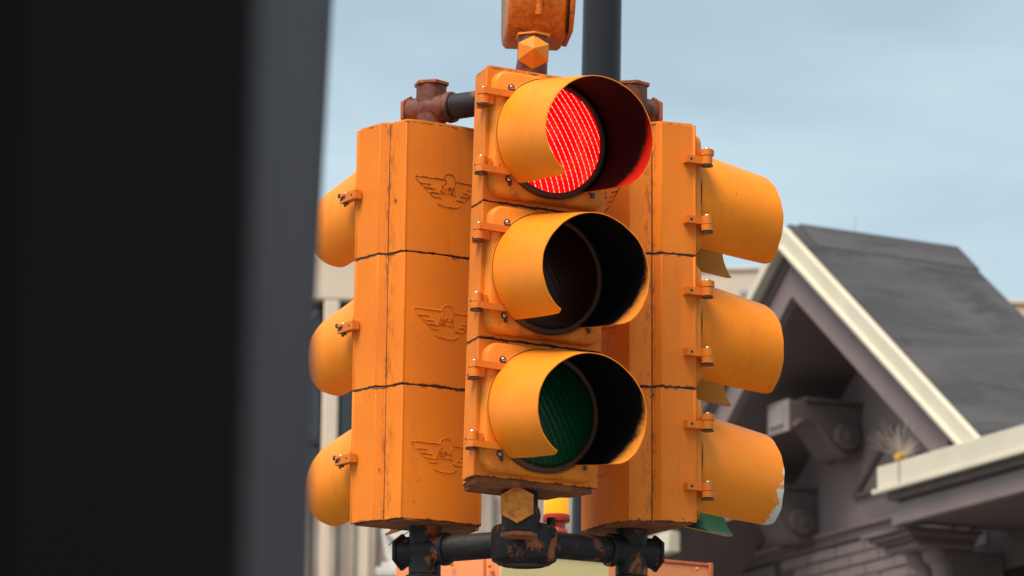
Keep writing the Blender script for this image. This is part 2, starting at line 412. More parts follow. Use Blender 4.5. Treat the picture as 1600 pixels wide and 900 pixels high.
def latch_mesh():
    mb = MB(); X = HW
    mb.box((X + .008, .004, 0), (.020, .050, .022), 0)
    for z in (.0085, -.0085): mb.box((X + .008, -.036, z), (.019, .034, .0055), 0)
    mb.cyl((X + .0175, .010, 0), (X + .0185, .010, 0), .003, None, 10, 3)
    mb.cyl((X + .008, -.012, 0), (X + .008, -.062, 0), .0042, None, 10, 1)         # threaded eye bolt
    mb.cyl((X + .008, -.050, 0), (X + .008, -.058, 0), .0075, .006, 12, 2)
    for s_ in (1, -1): mb.sphere((X + .008 + s_ * .009, -.056, s_ * .010), .006, 2, (.8, .6, 1.2))
    mb.cyl((X + .008, -.034, .013), (X + .008, -.034, -.015), .004, None, 10, 1)
    mb.sphere((X + .008, -.034, .013), .006, 1, (1.3, 1.1, .6)); mb.cyl((X + .008, -.034, -.012), (X + .008, -.034, -.016), .0075, None, 10, 2)
    mb.box((X + .003, -.045, 0), (.014, .018, .012), 0)
    return mb
# eagle emblem: px traced from the photo, turned into metres on the curved back plate
EM = [[(644, 270), (656, 271.5), (670, 273.5), (683, 275)], [(644, 271), (645, 275), (650, 281), (656, 288), (663, 296), (669, 303), (681, 304.5)],
      [(651, 281), (665, 283)], [(657, 288), (672, 290.5)], [(663, 295), (678, 297.5)],
      [(684, 275), (685, 270), (689, 267.3), (694, 267), (699, 270), (701, 276), (702, 285)], [(684, 275), (688, 277), (687, 281), (684, 284)], [(685, 286), (683, 296)],
      [(703, 279), (713, 280.5), (724, 282), (737, 284)], [(737, 284), (736, 289), (731, 293), (726, 299), (721, 303.5), (716, 310), (704, 307.5)],
      [(720, 290), (732, 292)], [(714, 296), (727, 298)], [(710, 301.5), (721, 303.5)],
      [(675, 313), (679, 316), (682, 315.5), (685, 318), (688, 317.5), (692, 319.5), (695, 318.5), (699, 320), (704, 318.5), (709, 315.5)]]
def e2l(px, py):
    u = (px - 690.5) / 92 * .183; v = -((py - .125 * (px - 690.5)) - 294) / 603 / .98
    return (-u, backy(-u) + .0004, v)
def emblem_mesh():
    mb = MB()
    for k, pl in enumerate(EM):
        pts = []
        for i in range(len(pl) - 1):
            n = 3
            for j in range(n): pts.append(e2l(pl[i][0] + (pl[i + 1][0] - pl[i][0]) * j / n, pl[i][1] + (pl[i + 1][1] - pl[i][1]) * j / n))
        pts.append(e2l(*pl[-1])); mb.tube(pts, .0012 if k in (0, 2, 3, 4) else .0008, 5)
    for txt, w_, zz in (('EAGLE', .040, .004), ('SIGNAL', .046, -.008)):
        cu = D.curves.new('t', 'FONT'); cu.body = txt; cu.size = .0115; cu.align_x = 'CENTER'; cu.extrude = .0006
        ob = D.objects.new('t', cu); me = ob.to_mesh(); xs = [v.co.x for v in me.vertices]; sc = w_ / (max(xs) - min(xs))
        mb.add([(-v.co.x * sc, backy(v.co.x) + .0004 + v.co.z, v.co.y + zz) for v in me.vertices], [tuple(p.vertices) for p in me.polygons], 0)
        ob.to_mesh_clear(); D.objects.remove(ob); D.curves.remove(cu)
    return mb

sec_me = section_mesh().mesh('housing_section', [mt['body'], mt['seam']])
door_me = door_mesh().mesh('signal_door', [mt['door']])
ring_me = lensring_mesh().mesh('lens_gasket', [mt['gasket']])
visor_me = [visor_mesh(k).mesh('visor', [mt['visor'], mt['inner']], fix=False) for k in range(4)]
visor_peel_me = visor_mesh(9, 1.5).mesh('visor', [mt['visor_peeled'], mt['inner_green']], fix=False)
visor_left_me = [visor_mesh(k, 1.0, 1).mesh('visor', [mt['visor'], mt['inner']], fix=False) for k in (3, 0, 1)]
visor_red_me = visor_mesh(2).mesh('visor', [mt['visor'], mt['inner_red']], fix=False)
visor_side_me = [visor_mesh(k).mesh('visor', [mt['visor'], mt['inner_side']], fix=False) for k in (5, 6)]
bolt_me = bolt_mesh().mesh('screw', [mt['steel'], mt['darksteel']])
hinge_me = [hinge_mesh(f).mesh('hinge', [mt['hard'], mt['steel'], mt['darksteel'], mt['hole']]) for f in (False, True)]
latch_me = latch_mesh().mesh('latch', [mt['hard'], mt['steel'], mt['darksteel'], mt['hole']])
emb_me = [emblem_mesh().mesh('eagle_emblem', [m]) for m in (mt['line_clean'], mt['line'])]
LM = {}
for k, m in LENS.items(): LM[k] = lens_mesh().mesh('lens', [m])

def make_head(lenses, vis, botplate=.002):
    root = empty('traffic_signal_head')
    for i in range(3):
        s = inst('housing_section', sec_me, root, (0, 0, H * i)); s.scale = (1, 1, 1)
        b = s.modifiers.new('bevel', 'BEVEL'); b.width = .0025; b.segments = 2; b.limit_method = 'ANGLE'; b.angle_limit = R(35)
        e = inst('eagle_emblem', emb_me[1 if i == 2 else 0], s, (0, 0, H * .49))
        g = MB()
        if i < 2:
            g = plate_mesh(-.0032, .0032, .985); inst('joint_gasket', g.mesh('joint_gasket', [mt['seam']]), root, (0, 0, H * (i + 1)))
        d = inst('signal_door', door_me, root, (0, YF - .0015, H * (i + .5)))
        inst('lens_gasket', ring_me, d)
        ln = inst('lens', LM[lenses[i]], d)
        ln['label'] = {'red_on': 'lit red lens with bright diagonal dashes', 'green_on': 'lit green lens', 'amber': 'unlit dark amber lens', 'green': 'unlit dark green ribbed lens', 'red': 'unlit red lens'}[lenses[i]]
        v = inst('visor', vis[i], d)
        if vis[i] is visor_peel_me: v['label'] = 'visor with paint peeled to pale metal along its front lower edge'
        for sx, sz in ((-1, 1), (-1, -1), (1, 1), (1, -1)): inst('screw', bolt_me, d, (sx * .117, 0, sz * .117))
        inst('hinge', hinge_me[0], d, (0, 0, .098)); inst('hinge', hinge_me[1], d, (0, 0, -.100))
        inst('latch', latch_me, root, (0, YF, H * (i + .5) - .004))
    plate_mesh(-botplate, .0012, .93).build('bottom_plate', mt['under'], root)
    plate_mesh(3 * H - .0012, 3 * H + .004, .95).build('top_plate', mt['door'], root)
    return root

F0 = P(740, 743, 9.36); L0 = P(546, 820, 9.77); R0 = P(1089, 818, 9.67)
def place(root, corner, local, yaw, tilt=0):
    M3 = Matrix.Rotation(R(tilt), 3, 'Y') @ Matrix.Rotation(R(yaw), 3, 'Z')
    root.rotation_euler = M3.to_euler(); root.location = corner - M3 @ Vector(local); return M3
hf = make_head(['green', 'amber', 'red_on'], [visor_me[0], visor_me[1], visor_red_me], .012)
Mf = place(hf, F0, (-HW, YF, 0), 27.3, 1.25)
tag(hf, 'front yellow traffic signal head with its red light lit, facing the viewer', 'traffic light', 'yellow signal heads on the pipe bracket')
hl = make_head(['green', 'amber', 'red_on'], visor_left_me)
Ml = place(hl, L0, (HW, YF, 0), 211.5, .05)
tag(hl, 'left yellow traffic signal head turned away, wing nut latches and eagle emblems showing', 'traffic light', 'yellow signal heads on the pipe bracket')
hr = make_head(['green_on', 'amber', 'red'], [visor_peel_me] + visor_side_me)
Mr = place(hr, R0, (-HW, YF, 0), 119.5, -.05)
tag(hr, 'right yellow traffic signal head seen from its hinge side, lowest visor peeling', 'traffic light', 'yellow signal heads on the pipe bracket')

# ------------------------------------------------------------------ pipe brackets
TOPZ = 3 * H
lb, rb, fb = hl.location.copy(), hr.location.copy(), hf.location.copy()
lt, rt_, ft = [o.location + m @ Vector((0, 0, TOPZ)) for o, m in ((hl, Ml), (hr, Mr), (hf, Mf))]
def hexpoly(r, rot=0): return [(r * cos(R(60 * k) + rot), r * sin(R(60 * k) + rot)) for k in range(6)]
def hexcap(mb, c, ax, r, t, mi=0, rot=0, pyr=0, mi2=None):
    c = Vector(c); ax = Vector(ax).normalized()
    x = ax.cross(Vector((0, 0, 1))) if abs(ax.z) < .9 else Vector((1, 0, 0))
    x = (x - ax * x.dot(ax)).normalized(); y = x.cross(ax); y = -y if y.z < 0 else y
    mb.ext(hexpoly(r, rot), 0, t, lambda p, q: c + x * p[0] + y * p[1] + ax * q, mi, cap=False)
    ring = [c + x * p[0] + y * p[1] + ax * t for p in hexpoly(r, rot)]
    mb.add([c + x * p[0] + y * p[1] for p in hexpoly(r, rot)], [tuple(range(6))], mi)
    if pyr: mb.add(ring + [c + ax * (t + pyr)], [(i, (i + 1) % 6, 6) for i in range(6)], mi if mi2 is None else mi2)
    else: mb.add(ring, [tuple(range(6))], mi if mi2 is None else mi2)
def fitting(c, up, arm, root, r=.040, mat='cross', cap='capedge', vert=(-.055, .062), plug=.060, label=None):
    """cross fitting: vertical barrel, arm stub towards the hub, plug on the opposite side, hex cap"""
    c = Vector(c); arm = Vector(arm).normalized(); mb = MB()
    mb.cyl(c + Vector((0, 0, vert[0])), c + Vector((0, 0, vert[1])), r, None, 32, 0)
    mb.cyl(c - arm * plug * .92, c + arm * .062, r * .94, None, 32, 0)
    mb.sphere(c, r * 1.08, 0, seg=24, rings=14)
    mb.cyl(c + arm * .052, c + arm * .070, r * 1.05, r * 1.02, 32, 0)
    o = mb.build('cross_fitting', mt[mat], root, bevel=.003)
    m2 = MB(); hexcap(m2, c - arm * plug * .9, -arm, r * 1.16, .009, 0, R(30))
    p = m2.build('plug', mt[cap], o, bevel=.0015)
    m3 = MB(); zz = vert[1] if up else vert[0]
    hexcap(m3, c + Vector((0, 0, zz)), (0, 0, 1 if up else -1), r * 1.20, .009, 0, R(15))
    m3.build('hex_cap', mt[cap], o, bevel=.0015); return o

hub_b = P(819, 846, 9.62); hub_b.z = lb.z - .062
hub_t = Vector((hub_b.x + .004, hub_b.y, lt.z + .060))
bl = empty('pipe_bracket', hub_b); blo = -hub_b
tag(bl, 'sooty black lower pipe bracket joining the three signal heads from below', 'pipe bracket')
bu = empty('pipe_bracket', hub_t)
tag(bu, 'rusty brown upper pipe bracket joining the three signal heads above', 'pipe bracket')
def arm_dir(a, b): d = (b - a); d.z = 0; return d.normalized()
for s, (base, hub, root, up, mat) in enumerate(((lb, hub_b, bl, 0, 'lowfit'), (rb, hub_b, bl, 0, 'lowfit'), (lt, hub_t, bu, 1, 'cross'), (rt_, hub_t, bu, 1, 'cross'))):
    c = Vector((base.x, base.y, hub.z)); d = arm_dir(c, hub); cl = c - hub
    ln = (hub - c).length
    if up: fitting(cl, 1, d, root, .0395, mat, 'capedge', (-.064, .064), .068)
    else: fitting(cl, 0, d, root, .041, mat, 'lowcap', (-.064, .066), .072)
    mb = MB(); mb.cyl(cl + d * .066, cl + d * (ln - .05), .0335, None, 32, 0)
    mb.build('pipe', mt['pipe'], root)
# lower hub: wide round casting with collar, front tee hanging under the front head
mb = MB(); r = .083
mb.lathe([(.001, -.056), (r * .80, -.056), (r * .84, -.052), (r * .97, -.047), (r, -.038), (r, .030), (r * .93, .040), (r * .70, .046), (.001, .048)], lambda q, a, h: (q * cos(a), q * sin(a), h), 48, 0)
mb.lathe([(r * .62, -.0563), (r * .66, -.060), (r * .72, -.0563)], lambda q, a, h: (q * cos(a), q * sin(a), h), 40, 0)
for a in (330,): mb.cyl((r * .93 * cos(R(a)), r * .93 * sin(R(a)), .01), (r * .93 * cos(R(a)), r * .93 * sin(R(a)), .058), .011, None, 12, 0)
mb.build('hub', mt['lowfit'], bl, bevel=.002)
fc = Vector((fb.x, fb.y, fb.z - .052)) - hub_b; d = arm_dir(fc, Vector((0, 0, 0)))
mb = MB(); mb.cyl(fc + Vector((0, 0, .050)), fc + Vector((0, 0, -.062)), .046, .043, 32, 0)
mb.cyl(fc - d * .052, fc + d * .13, .042, None, 32, 0); mb.cyl(fc + d * .05 + Vector((0, 0, -.008)), Vector((0, 0, -.006)), .040, None, 24, 0)
o = mb.build('front_tee', mt['pipe'], bl, bevel=.002)
m2 = MB(); hexcap(m2, fc - d * .052, -d, .047, .010, 0, R(90)); m2.build('plug', mt['capdirty'], o, bevel=.0015)
m2 = MB(); hexcap(m2, fc + Vector((0, 0, -.063)), (0, 0, -1), .047, .010, 0, R(10)); m2.build('hex_cap', mt['capedge'], o, bevel=.001)
# loose wire end by the left plug
mb = MB(); a = P(607, 852, 9.74) - hub_b; b = P(640, 830, 9.77) - hub_b; mb.tube([a, (a + b) / 2 + Vector((0, 0, .001)), b], .0012, 5); mb.build('wire_end', mt['darksteel'], bl)
# upper hub and front tee with yellow pyramid plug
mb = MB(); mb.lathe([(.001, .030), (.060, .030), (.070, .022), (.072, .010), (.060, .004), (.052, -.04), (.001, -.042)], lambda q, a, h: (q * cos(a), q * sin(a), h), 40, 0)
for a in (20, 140, 200, 260, 320): mb.cyl((.060 * cos(R(a)), .060 * sin(R(a)), .025), (.060 * cos(R(a)), .060 * sin(R(a)), .042), .009, None, 10, 0)
mb.build('hub', mt['pipe'], bu, bevel=.002)
uc = ft + Mf @ Vector((0, 0, .071)) - hub_t; d = arm_dir(uc, Vector((0, 0, 0)))
mb = MB(); upv = Mf @ Vector((0, 0, 1)); mb.cyl(uc - upv * .075, uc + upv * .048, .0385, None, 32, 0)
mb.cyl(uc - d * .036, uc + d * .18, .036, None, 32, 0)
o = mb.build('front_tee', mt['cross'], bu, bevel=.002)
m2 = MB(); hexcap(m2, uc + upv * .048, upv, .0475, .0055, 0, R(25)); m2.build('hex_cap', mt['cap'], o, bevel=.001)
m2 = MB(); hexcap(m2, uc - d * .036, -d, .0445, .004, 0, R(92), .036); m2.build('pyramid_plug', mt['cap'], o)
# hidden shaft that ties the hubs together
mb = MB(); mb.cyl((0, 0, -.02), (0, 0, hub_b.z - hub_t.z + .03), .030, None, 24); mb.build('centre_shaft', mt['pipe'], bu)
mb = MB(); mb.cyl((.022, -.01, .02), (.026, -.01, .10), .0135, None, 16, 0); mb.cyl((-.012, .01, .02), (-.012, .01, .10), .017, None, 16, 0)
mb.cyl((.022, -.01, .050), (.022, -.01, .064), .018, None, 6, 1); mb.build('hanger_rod', [mt['pipe'], mt['steel']], bu)

# ------------------------------------------------------------------ rusty orange box above
bc = P(836, 64, 9.90)
ub = empty('signal_box', bc, R(6)); tag(ub, 'rust stained orange metal box cut off by the top of the picture, above the signals', 'metal box')
mb = MB(); Wb = .158; sec = []
prof = [(-.105, .95), (-.105, .115), (-.100, .085), (-.085, .055), (-.055, .020), (-.040, .006), (-.020, 0), (.085, .0), (.105, .02), (.105, .95)]
n = len(prof); xs = [(-Wb / 2, .014), (-Wb / 2 + .004, .006), (-Wb / 2 + .012, 0), (0, 0), (Wb / 2 - .012, 0), (Wb / 2 - .004, .006), (Wb / 2, .014)]
cy, cz = 0, .3
vs = []
for x, ins in xs:
    for (y, z) in prof: vs.append((x, y * (1 - ins / .105), z + (ins if z < .3 else -ins) * (1 if z < .3 else 0)))
mb.add(vs, [(k * n + i, k * n + (i + 1) % n, (k + 1) * n + (i + 1) % n, (k + 1) * n + i) for k in range(len(xs) - 1) for i in range(n)], 0, True)
mb.add(vs[:n], [tuple(range(n))], 1); mb.add(vs[-n:], [tuple(range(n))], 0)
mb.build('box_shell', [mt['box'], mt['boxside']], ub)
mb = MB(); mb.ext([(-.112, .95), (-.112, .10), (-.095, .062), (-.05, .014), (.09, .012), (.09, .95)], Wb / 2 - .001, Wb / 2 + .012, lambda p, t: (t + .002, p[0], p[1]), 0)
mb.build('box_lid', mt['box'], ub, bevel=.003)
mb = MB(); mb.ext([(-.1065, .95), (-.1065, .11), (-.09, .060), (-.05, .0128), (.08, .012), (.08, .95)], Wb / 2 - .0035, Wb / 2 + .001, lambda p, t: (t, p[0], p[1]), 0)
mb.build('lid_gasket', mt['seam'], ub)
mb = MB(); mb.cyl((.0, -.108, .13), (.0, -.088, .045), .008, .011, 12, 0); mb.cyl((0, -.112, .125), (0, -.1, .3), .032, .034, 24, 0); mb.build('boss', mt['box'], ub, bevel=.002)
mb = MB(); mb.sphere((-.022, -.104, .098), .0062, 0, (1, .6, 1)); mb.build('screw', mt['steel'], ub)
mb = MB(); mb.sphere((.036, -.093, .075), .005, 0, (1, .6, .6)); mb.build('screw', mt['cap'], ub)

# ------------------------------------------------------------------ street pole behind, beacon, orange sign box
mt['pole'] = simple('dark_blue_grey_pole_paint', (.015, .017, .027), (.012, .014, .022), rough=.45, scale=3)
pt_ = P(942, -40, 13.2); pb = P(927, 830, 13.2); dirp = (pt_ - pb); k0 = -pb.z / dirp.z
gp = pb + dirp * k0; tp = pb + dirp * 1.9
sp_ = empty('street_pole', gp); tag(sp_, 'tall dark blue grey pole rising behind the signal cluster', 'pole')
mb = MB(); mb.cyl((0, 0, 0), tp - gp, .092, .058, 40); mb.build('shaft', mt['pole'], sp_)
mb = MB(); mb.cyl((0, 0, 0), (0, 0, .35), .17, .12, 40); mb.cyl((0, 0, 0), (0, 0, .04), .21, None, 8, sm=False); mb.build('base_collar', mt['pole'], sp_, bevel=.01)

def glow(name, c, e, st, rough=.3):
    g = M_(name); nz = g.rng(g.noise(14, 2), .3, .7, .85, 1.1)
    g.b.inputs['Emission Color'].default_value = (*e, 1); g.L(g.math('MULTIPLY', nz, st), g.b.inputs['Emission Strength']); return g.fin(c, rough)
mt['amberlamp'] = glow('amber_lamp_lens', (.85, .35, .01), (1, .42, .01), .55)
mt['redbase'] = simple('red_enamel', (.45, .035, .012), (.32, .02, .01), rough=.35)
mt['peach'] = simple('orange_sign_paint', (.78, .27, .10), (.70, .22, .08), rough=.5, scale=4, bump=.05)
mt['yellowpanel'] = simple('pale_yellow_panel', (.72, .60, .28), (.66, .55, .26), rough=.5, scale=4, bump=.05)
mt['orangeframe'] = simple('orange_frame_paint', (.55, .13, .025), (.42, .09, .02), rough=.5, scale=20)
q0 = P(782, 872, 11.2)
sg = empty('sign_box', q0); tag(sg, 'orange and pale yellow sign box low behind the lower pipe bracket', 'sign')
zt = 0
def spt(px, py, t): return P(px, py, t) - q0
def slab(a, b, h0, h1, th, name, m, lift=0):
    """upright slab from a to b (top edge points), thickness th towards the back"""
    a = Vector(a); b = Vector(b); dd = (b - a); dd.z = 0; dd.normalize(); nn = Vector((-dd.y, dd.x, 0))
    if nn.y < 0: nn = -nn
    mb = MB(); zz = (a.z + b.z) / 2
    vs = []
    for p in (a, b):
        for z in (h0, h1):
            for q in (lift, lift + th): q_ = p + nn * q; vs.append((q_.x, q_.y, zz + z))
    mb.add(vs, [(0, 1, 3, 2), (4, 6, 7, 5), (0, 4, 5, 1), (2, 3, 7, 6), (0, 2, 6, 4), (1, 5, 7, 3)])
    return mb.build(name, m, sg, bevel=.002)
dR = Vector((cos(R(31)), sin(R(31)), 0)); dL = Vector((-cos(R(28)), sin(R(28)), 0))
cA = spt(782, 856, 11.2); cB = cA + dR * .375; cC = cA + dL * .35
slab(cA, cB, -.62, -.012, .02, 'yellow_panel', mt['yellowpanel'])
slab(cA, cB, -.0118, .0, .03, 'top_frame', mt['orangeframe'], -.004)
slab(cC, cA, -.62, .0, .02, 'orange_panel', mt['peach'])
slab(cA + dL * .055, cA + dL * .048, -.62, .001, .004, 'panel_joint', mt['orangeframe'], -.0045)
cD = cA + dR * .30 + Vector((0, .12, .075)); cE = cD + dR * .475
e1 = spt(1112, 881, 11.75); e0 = e1 - dR * .60
slab(e0, e1, -.62, -.010, .02, 'orange_panel', mt['peach'])
slab(e0, e1, -.0098, 0, .03, 'top_frame', mt['orangeframe'], -.004)
slab(e1 - dR * .012, e1 + dR * .002, -.62, .002, .034, 'side_frame', mt['orangeframe'], -.006)
for px, py, t in ((706, 882, 11.25), (769, 893, 11.19), (765, 884, 11.19), (1089, 889, 11.7)):
    mb = MB(); c = spt(px, py, t); mb.sphere(c, .006, 0, (1, .5, 1)); mb.build('screw', mt['hard'], sg)
mb = MB(); mb.cyl((.05, .12, -q0.z), (.05, .12, -.55), .06, None, 24); mb.cyl((.30, .35, -q0.z), (.30, .35, -.55), .06, None, 24); mb.build('support_post', mt['pole'], sg)
mb = MB(); mb.box((.10, .16, -.60), (.75, .4, .05)); mb.build('base_frame', mt['orangeframe'], sg, bevel=.004)

bq = P(869, 836, 11.7); be = empty('warning_beacon', bq); tag(be, 'glowing amber beacon lamp on a red base behind the lower bracket', 'beacon lamp')
lat = lambda q, a, h: (q * cos(a), q * sin(a), h)
mb = MB(); mb.lathe([(.0365, .060), (.0385, .064), (.0375, .16), (.030, .185), (.001, .195)], lat, 36); mb.build('amber_lens', mt['amberlamp'], be)
mb = MB(); mb.lathe([(.001, .0), (.030, .0), (.036, .006), (.034, .016), (.028, .022), (.028, .036), (.040, .040), (.042, .044), (.041, .060), (.036, .064), (.001, .064)], lat, 36); mb.build('red_base', mt['redbase'], be)
mb = MB(); mb.cyl((0, 0, -.16), (0, 0, .002), .012, None, 16); mb.box((0, 0, -.15), (.09, .16, .012)); mb.build('stem', mt['pole'], be)

# ------------------------------------------------------------------ blurred foreground column
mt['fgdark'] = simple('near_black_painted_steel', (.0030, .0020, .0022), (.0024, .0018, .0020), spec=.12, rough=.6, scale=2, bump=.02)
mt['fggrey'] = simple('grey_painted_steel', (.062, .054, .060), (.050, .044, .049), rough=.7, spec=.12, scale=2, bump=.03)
# plan corners (px at the top, px at the bottom, distance)
FGc = [(-260, -285, 1.75), (396, 376, 1.85), (497, 478, 3.1), (520, 470, 3.75), (300, 250, 4.2), (-260, -285, 4.2)]
TT = [P(a, 0, t) for a, b, t in FGc]; BB = [P(b, 900, t) for a, b, t in FGc]
def onz(a, b, z): k = (z - a.z) / (b.z - a.z); return a + (b - a) * k
Bz = [onz(a, b, 0.0) for a, b in zip(TT, BB)]; Tz = [onz(a, b, 3.6) for a, b in zip(TT, BB)]
fr = Vector((Bz[0].x, Bz[0].y, 0)); fg = empty('steel_column', fr); tag(fg, 'blurred dark steel column with a grey side, close at the left edge', 'column')
mb = MB(); n = len(Bz); LV = [0, 1.0, 1.5] + [1.6 + .1 * k for k in range(12)] + [3.0, 3.6]
for p in LV[:-1]:
    q = LV[LV.index(p) + 1]
    for i in range(n):
        j = (i + 1) % n; A_, B_ = [onz(TT[i], BB[i], h) - fr for h in (p, q)]; C_, D_ = [onz(TT[j], BB[j], h) - fr for h in (q, p)]
        mb.add([A_, D_, C_, B_], [(0, 1, 2, 3)], 0)
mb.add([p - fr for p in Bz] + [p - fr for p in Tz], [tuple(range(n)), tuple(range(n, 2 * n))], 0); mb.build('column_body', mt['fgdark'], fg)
nn = (Bz[2] - Bz[1]).cross(Vector((0, 0, 1))).normalized() * .003
mb = MB(); q = [Bz[1], Bz[2], Tz[2], Tz[1]]; q2 = [p + nn for p in q]
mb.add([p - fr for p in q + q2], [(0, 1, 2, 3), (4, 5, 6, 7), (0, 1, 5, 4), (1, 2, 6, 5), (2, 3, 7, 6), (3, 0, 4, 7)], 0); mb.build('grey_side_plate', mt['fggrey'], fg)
mt['fgwarm'] = simple('near_black_warm_panel', (.0055, .0034, .0054), (.0045, .0028, .0044), rough=.6, scale=2, bump=.02, spec=.12)
e0 = onz(P(140, 0, 1.81), P(100, 900, 1.81), 0); e1_ = onz(P(140, 0, 1.81), P(100, 900, 1.81), 3.6)
kk = (e0 - Bz[0]).length / (Bz[1] - Bz[0]).length; mb = MB()
lo_, hi_ = [a_.lerp(b_, kk) for a_, b_ in ((Bz[0], Bz[1]), (Tz[0], Tz[1]))]; nn = Vector((0, -.003, 0))
q = [lo_, Bz[1].lerp(Bz[0], .004), Tz[1].lerp(Tz[0], .004), hi_]; q2 = [p + nn for p in q]
mb.add([p - fr for p in q + q2], [(0, 1, 2, 3), (4, 5, 6, 7), (0, 1, 5, 4), (1, 2, 6, 5), (2, 3, 7, 6), (3, 0, 4, 7)], 0); mb.build('front_panel', mt['fgwarm'], fg)

# ------------------------------------------------------------------ mauve gabled house at right
mt['cream'] = simple('cream_trim_paint', (.60, .55, .44), (.54, .49, .39), rough=.6, scale=3, bump=.05)
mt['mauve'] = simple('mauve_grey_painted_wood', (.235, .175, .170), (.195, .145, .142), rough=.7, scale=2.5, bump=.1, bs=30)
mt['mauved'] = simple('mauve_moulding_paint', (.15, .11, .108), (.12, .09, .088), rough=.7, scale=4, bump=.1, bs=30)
mt['porch'] = simple('porch_shade_brown', (.060, .044, .043), (.05, .037, .036), rough=.8)  # porch recess shade put into a darker base colour
mt['brick'] = simple('painted_brick', (.245, .185, .175), (.20, .15, .142), rough=.8, scale=5, bump=.4, bs=60)
mt['mortar'] = simple('painted_mortar', (.10, .075, .07), rough=.9)
mt['tile'] = simple('pale_scroll_end_paint', (.30, .25, .24), (.26, .21, .20), rough=.7, scale=9)
def roofmat():
    g = M_('dark_shingle_roof')
    c = g.mix(g.rng(g.noise(1.6, 6, .7, (1, .4, 1), dist=1.2), .42, .60), (.060, .056, .062), (.030, .029, .035))
    c = g.mix(g.rng(g.noise(3.2, 5, .7, (1, .35, .8), dist=.6), .56, .63, 0, .8), c, (.016, .016, .021))
    c = g.mix(g.rng(g.noise(30, 3, .6), .4, .7, 0, .4), c, (.060, .052, .052))
    g.bump(g.noise(45, 4, .6), .5, .01); return g.fin(c, .9)
mt['roof'] = roofmat()
HO = P(1275, 770, 27.0); YAW = R(-66)
hM = Matrix.Translation(HO) @ Matrix.Rotation(YAW, 4, 'Z'); hMi = hM.inverted()
def hit(px, py, y=0.0):
    o = hMi @ CAM; d = (hMi @ P(px, py, 10)) - o; k = (y - o.y) / d.y; p = o + d * k; return p.x, p.z
hs = empty('gabled_house', HO, YAW); tag(hs, 'mauve grey house with cream gable trim and dark shingle roof', 'house')
ax, az = hit(1240, 357); ex_, ez = hit(1535, 676); SL = (az - ez) / (ex_ - ax); WG = 3.05
print('HOUSE', ax, az, ex_, ez, 'slope', SL, 'left eave', hit(1035, 850), 'corn', hit(1370, 731), hit(1600, 662))
hfn = lambda p, t: (p[0], t, p[1])
def chev(o0, o1, y0, y1, name, m, parent=hs, wl=WG, wr=WG, bevel=.006):
    """band under both rakes, from vertical offset o0 down to o1 (metres below the outer line)"""
    mb = MB(); wr = (az - o1 - (CZ - .13)) / SL
    for s_, wd in ((1, wr), (-1, wl)):
        mb.ext([(ax, az - o0), (ax + s_ * wd, az - o0 - SL * wd), (ax + s_ * wd, az - o1 - SL * wd), (ax, az - o1)], y0, y1, hfn)
    return mb.build(name, m, parent)
WR = ex_ - ax + .25
c0, cz0 = hit(1370, 731, -.14); c1, cz1 = hit(1600, 662, -.14); CZ = (cz0 * .65 + cz1 * .35)
YW = .80
chev(.0, .150, -.10, .02, 'rake_board', mt['cream'], wr=WR)
chev(.132, .156, -.135, -.098, 'rake_lip', mt['cream'], wr=WR)
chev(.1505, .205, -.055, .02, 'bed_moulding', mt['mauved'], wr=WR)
chev(.2055, .50, -.02, .05, 'frieze_board', mt['mauve'], wr=WR)
chev(.225, .255, -.045, -.019, 'frieze_bead', mt['mauved'], wr=WR)
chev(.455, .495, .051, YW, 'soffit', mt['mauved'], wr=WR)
# joint in the trim board
jx = .22
# roof planes (long enough to reach back), with courses at the eave edge and a ridge roll
YW = .80; RL = 1.36; rfn = lambda p, t: (p[0], t, p[1] - .03 * max(t, 0))
rf = MB()
for s_, wd in ((1, WR + .1), (-1, WG + .1)):
    rf.ext([(ax, az + .028), (ax + s_ * wd, az + .028 - SL * wd), (ax + s_ * wd, az + .004 - SL * wd), (ax, az + .004)], -.05, RL, rfn)
rfo = rf.build('roof', mt['roof'], hs, bevel=.01)
mb = MB()
mb.ext([(ax, az + .046), (ax + .30, az + .040 - SL * .30), (ax + .30, az + .022 - SL * .30), (ax, az + .02)], .04, RL + .01, rfn); mb.build('ridge_cap', mt['roof'], rfo, bevel=.01)
# hidden body: main wall with recess plane
def wallpoly(pts, y0, y1, name, m, parent=hs, bevel=0): mb = MB(); mb.ext(pts, y0, y1, hfn); return mb.build(name, m, parent, bevel=bevel)
lx, lz = hit(1240, 850, YW); rx, rz = hit(1383, 806, YW); ledge = (lz + rz) / 2
aL, aR = ax - WG, 9.0
wallpoly([(aL, ledge), (aL, az - .5 - SL * WG), (ax, az - .5), (ax + WR, az - .5 - SL * WR), (ax + WR, ledge)], YW, YW + .25, 'tympanum_wall', mt['mauve'])
gz = -HO.z
KX = hit(1425, 822, .3)[0] + .3
wallpoly([(aL, gz), (aL, ledge - .001), (KX, ledge - .001), (KX, gz)], YW + .06, YW + .3, 'lower_wall', mt['mortar'])
wallpoly([(KX, gz), (KX, CZ - .39), (9.0, CZ - .39), (9.0, gz)], YW + 2.2, YW + 2.4, 'porch_back_wall', mt['porch'])
wallpoly([(KX, CZ - .38), (KX, CZ - .10), (9.0, CZ - .10), (9.0, CZ - .38)], YW + .002, YW + 2.5, 'porch_ceiling', mt['porch'])
# side wall returning to the rear and the main block behind
mb = MB(); mb.box((aL + 5.9, YW + 4.3, (gz + ez - .2) / 2), (11.8, 7.9, ez - .2 - gz)); mb.build('main_block', mt['mauved'], hs)
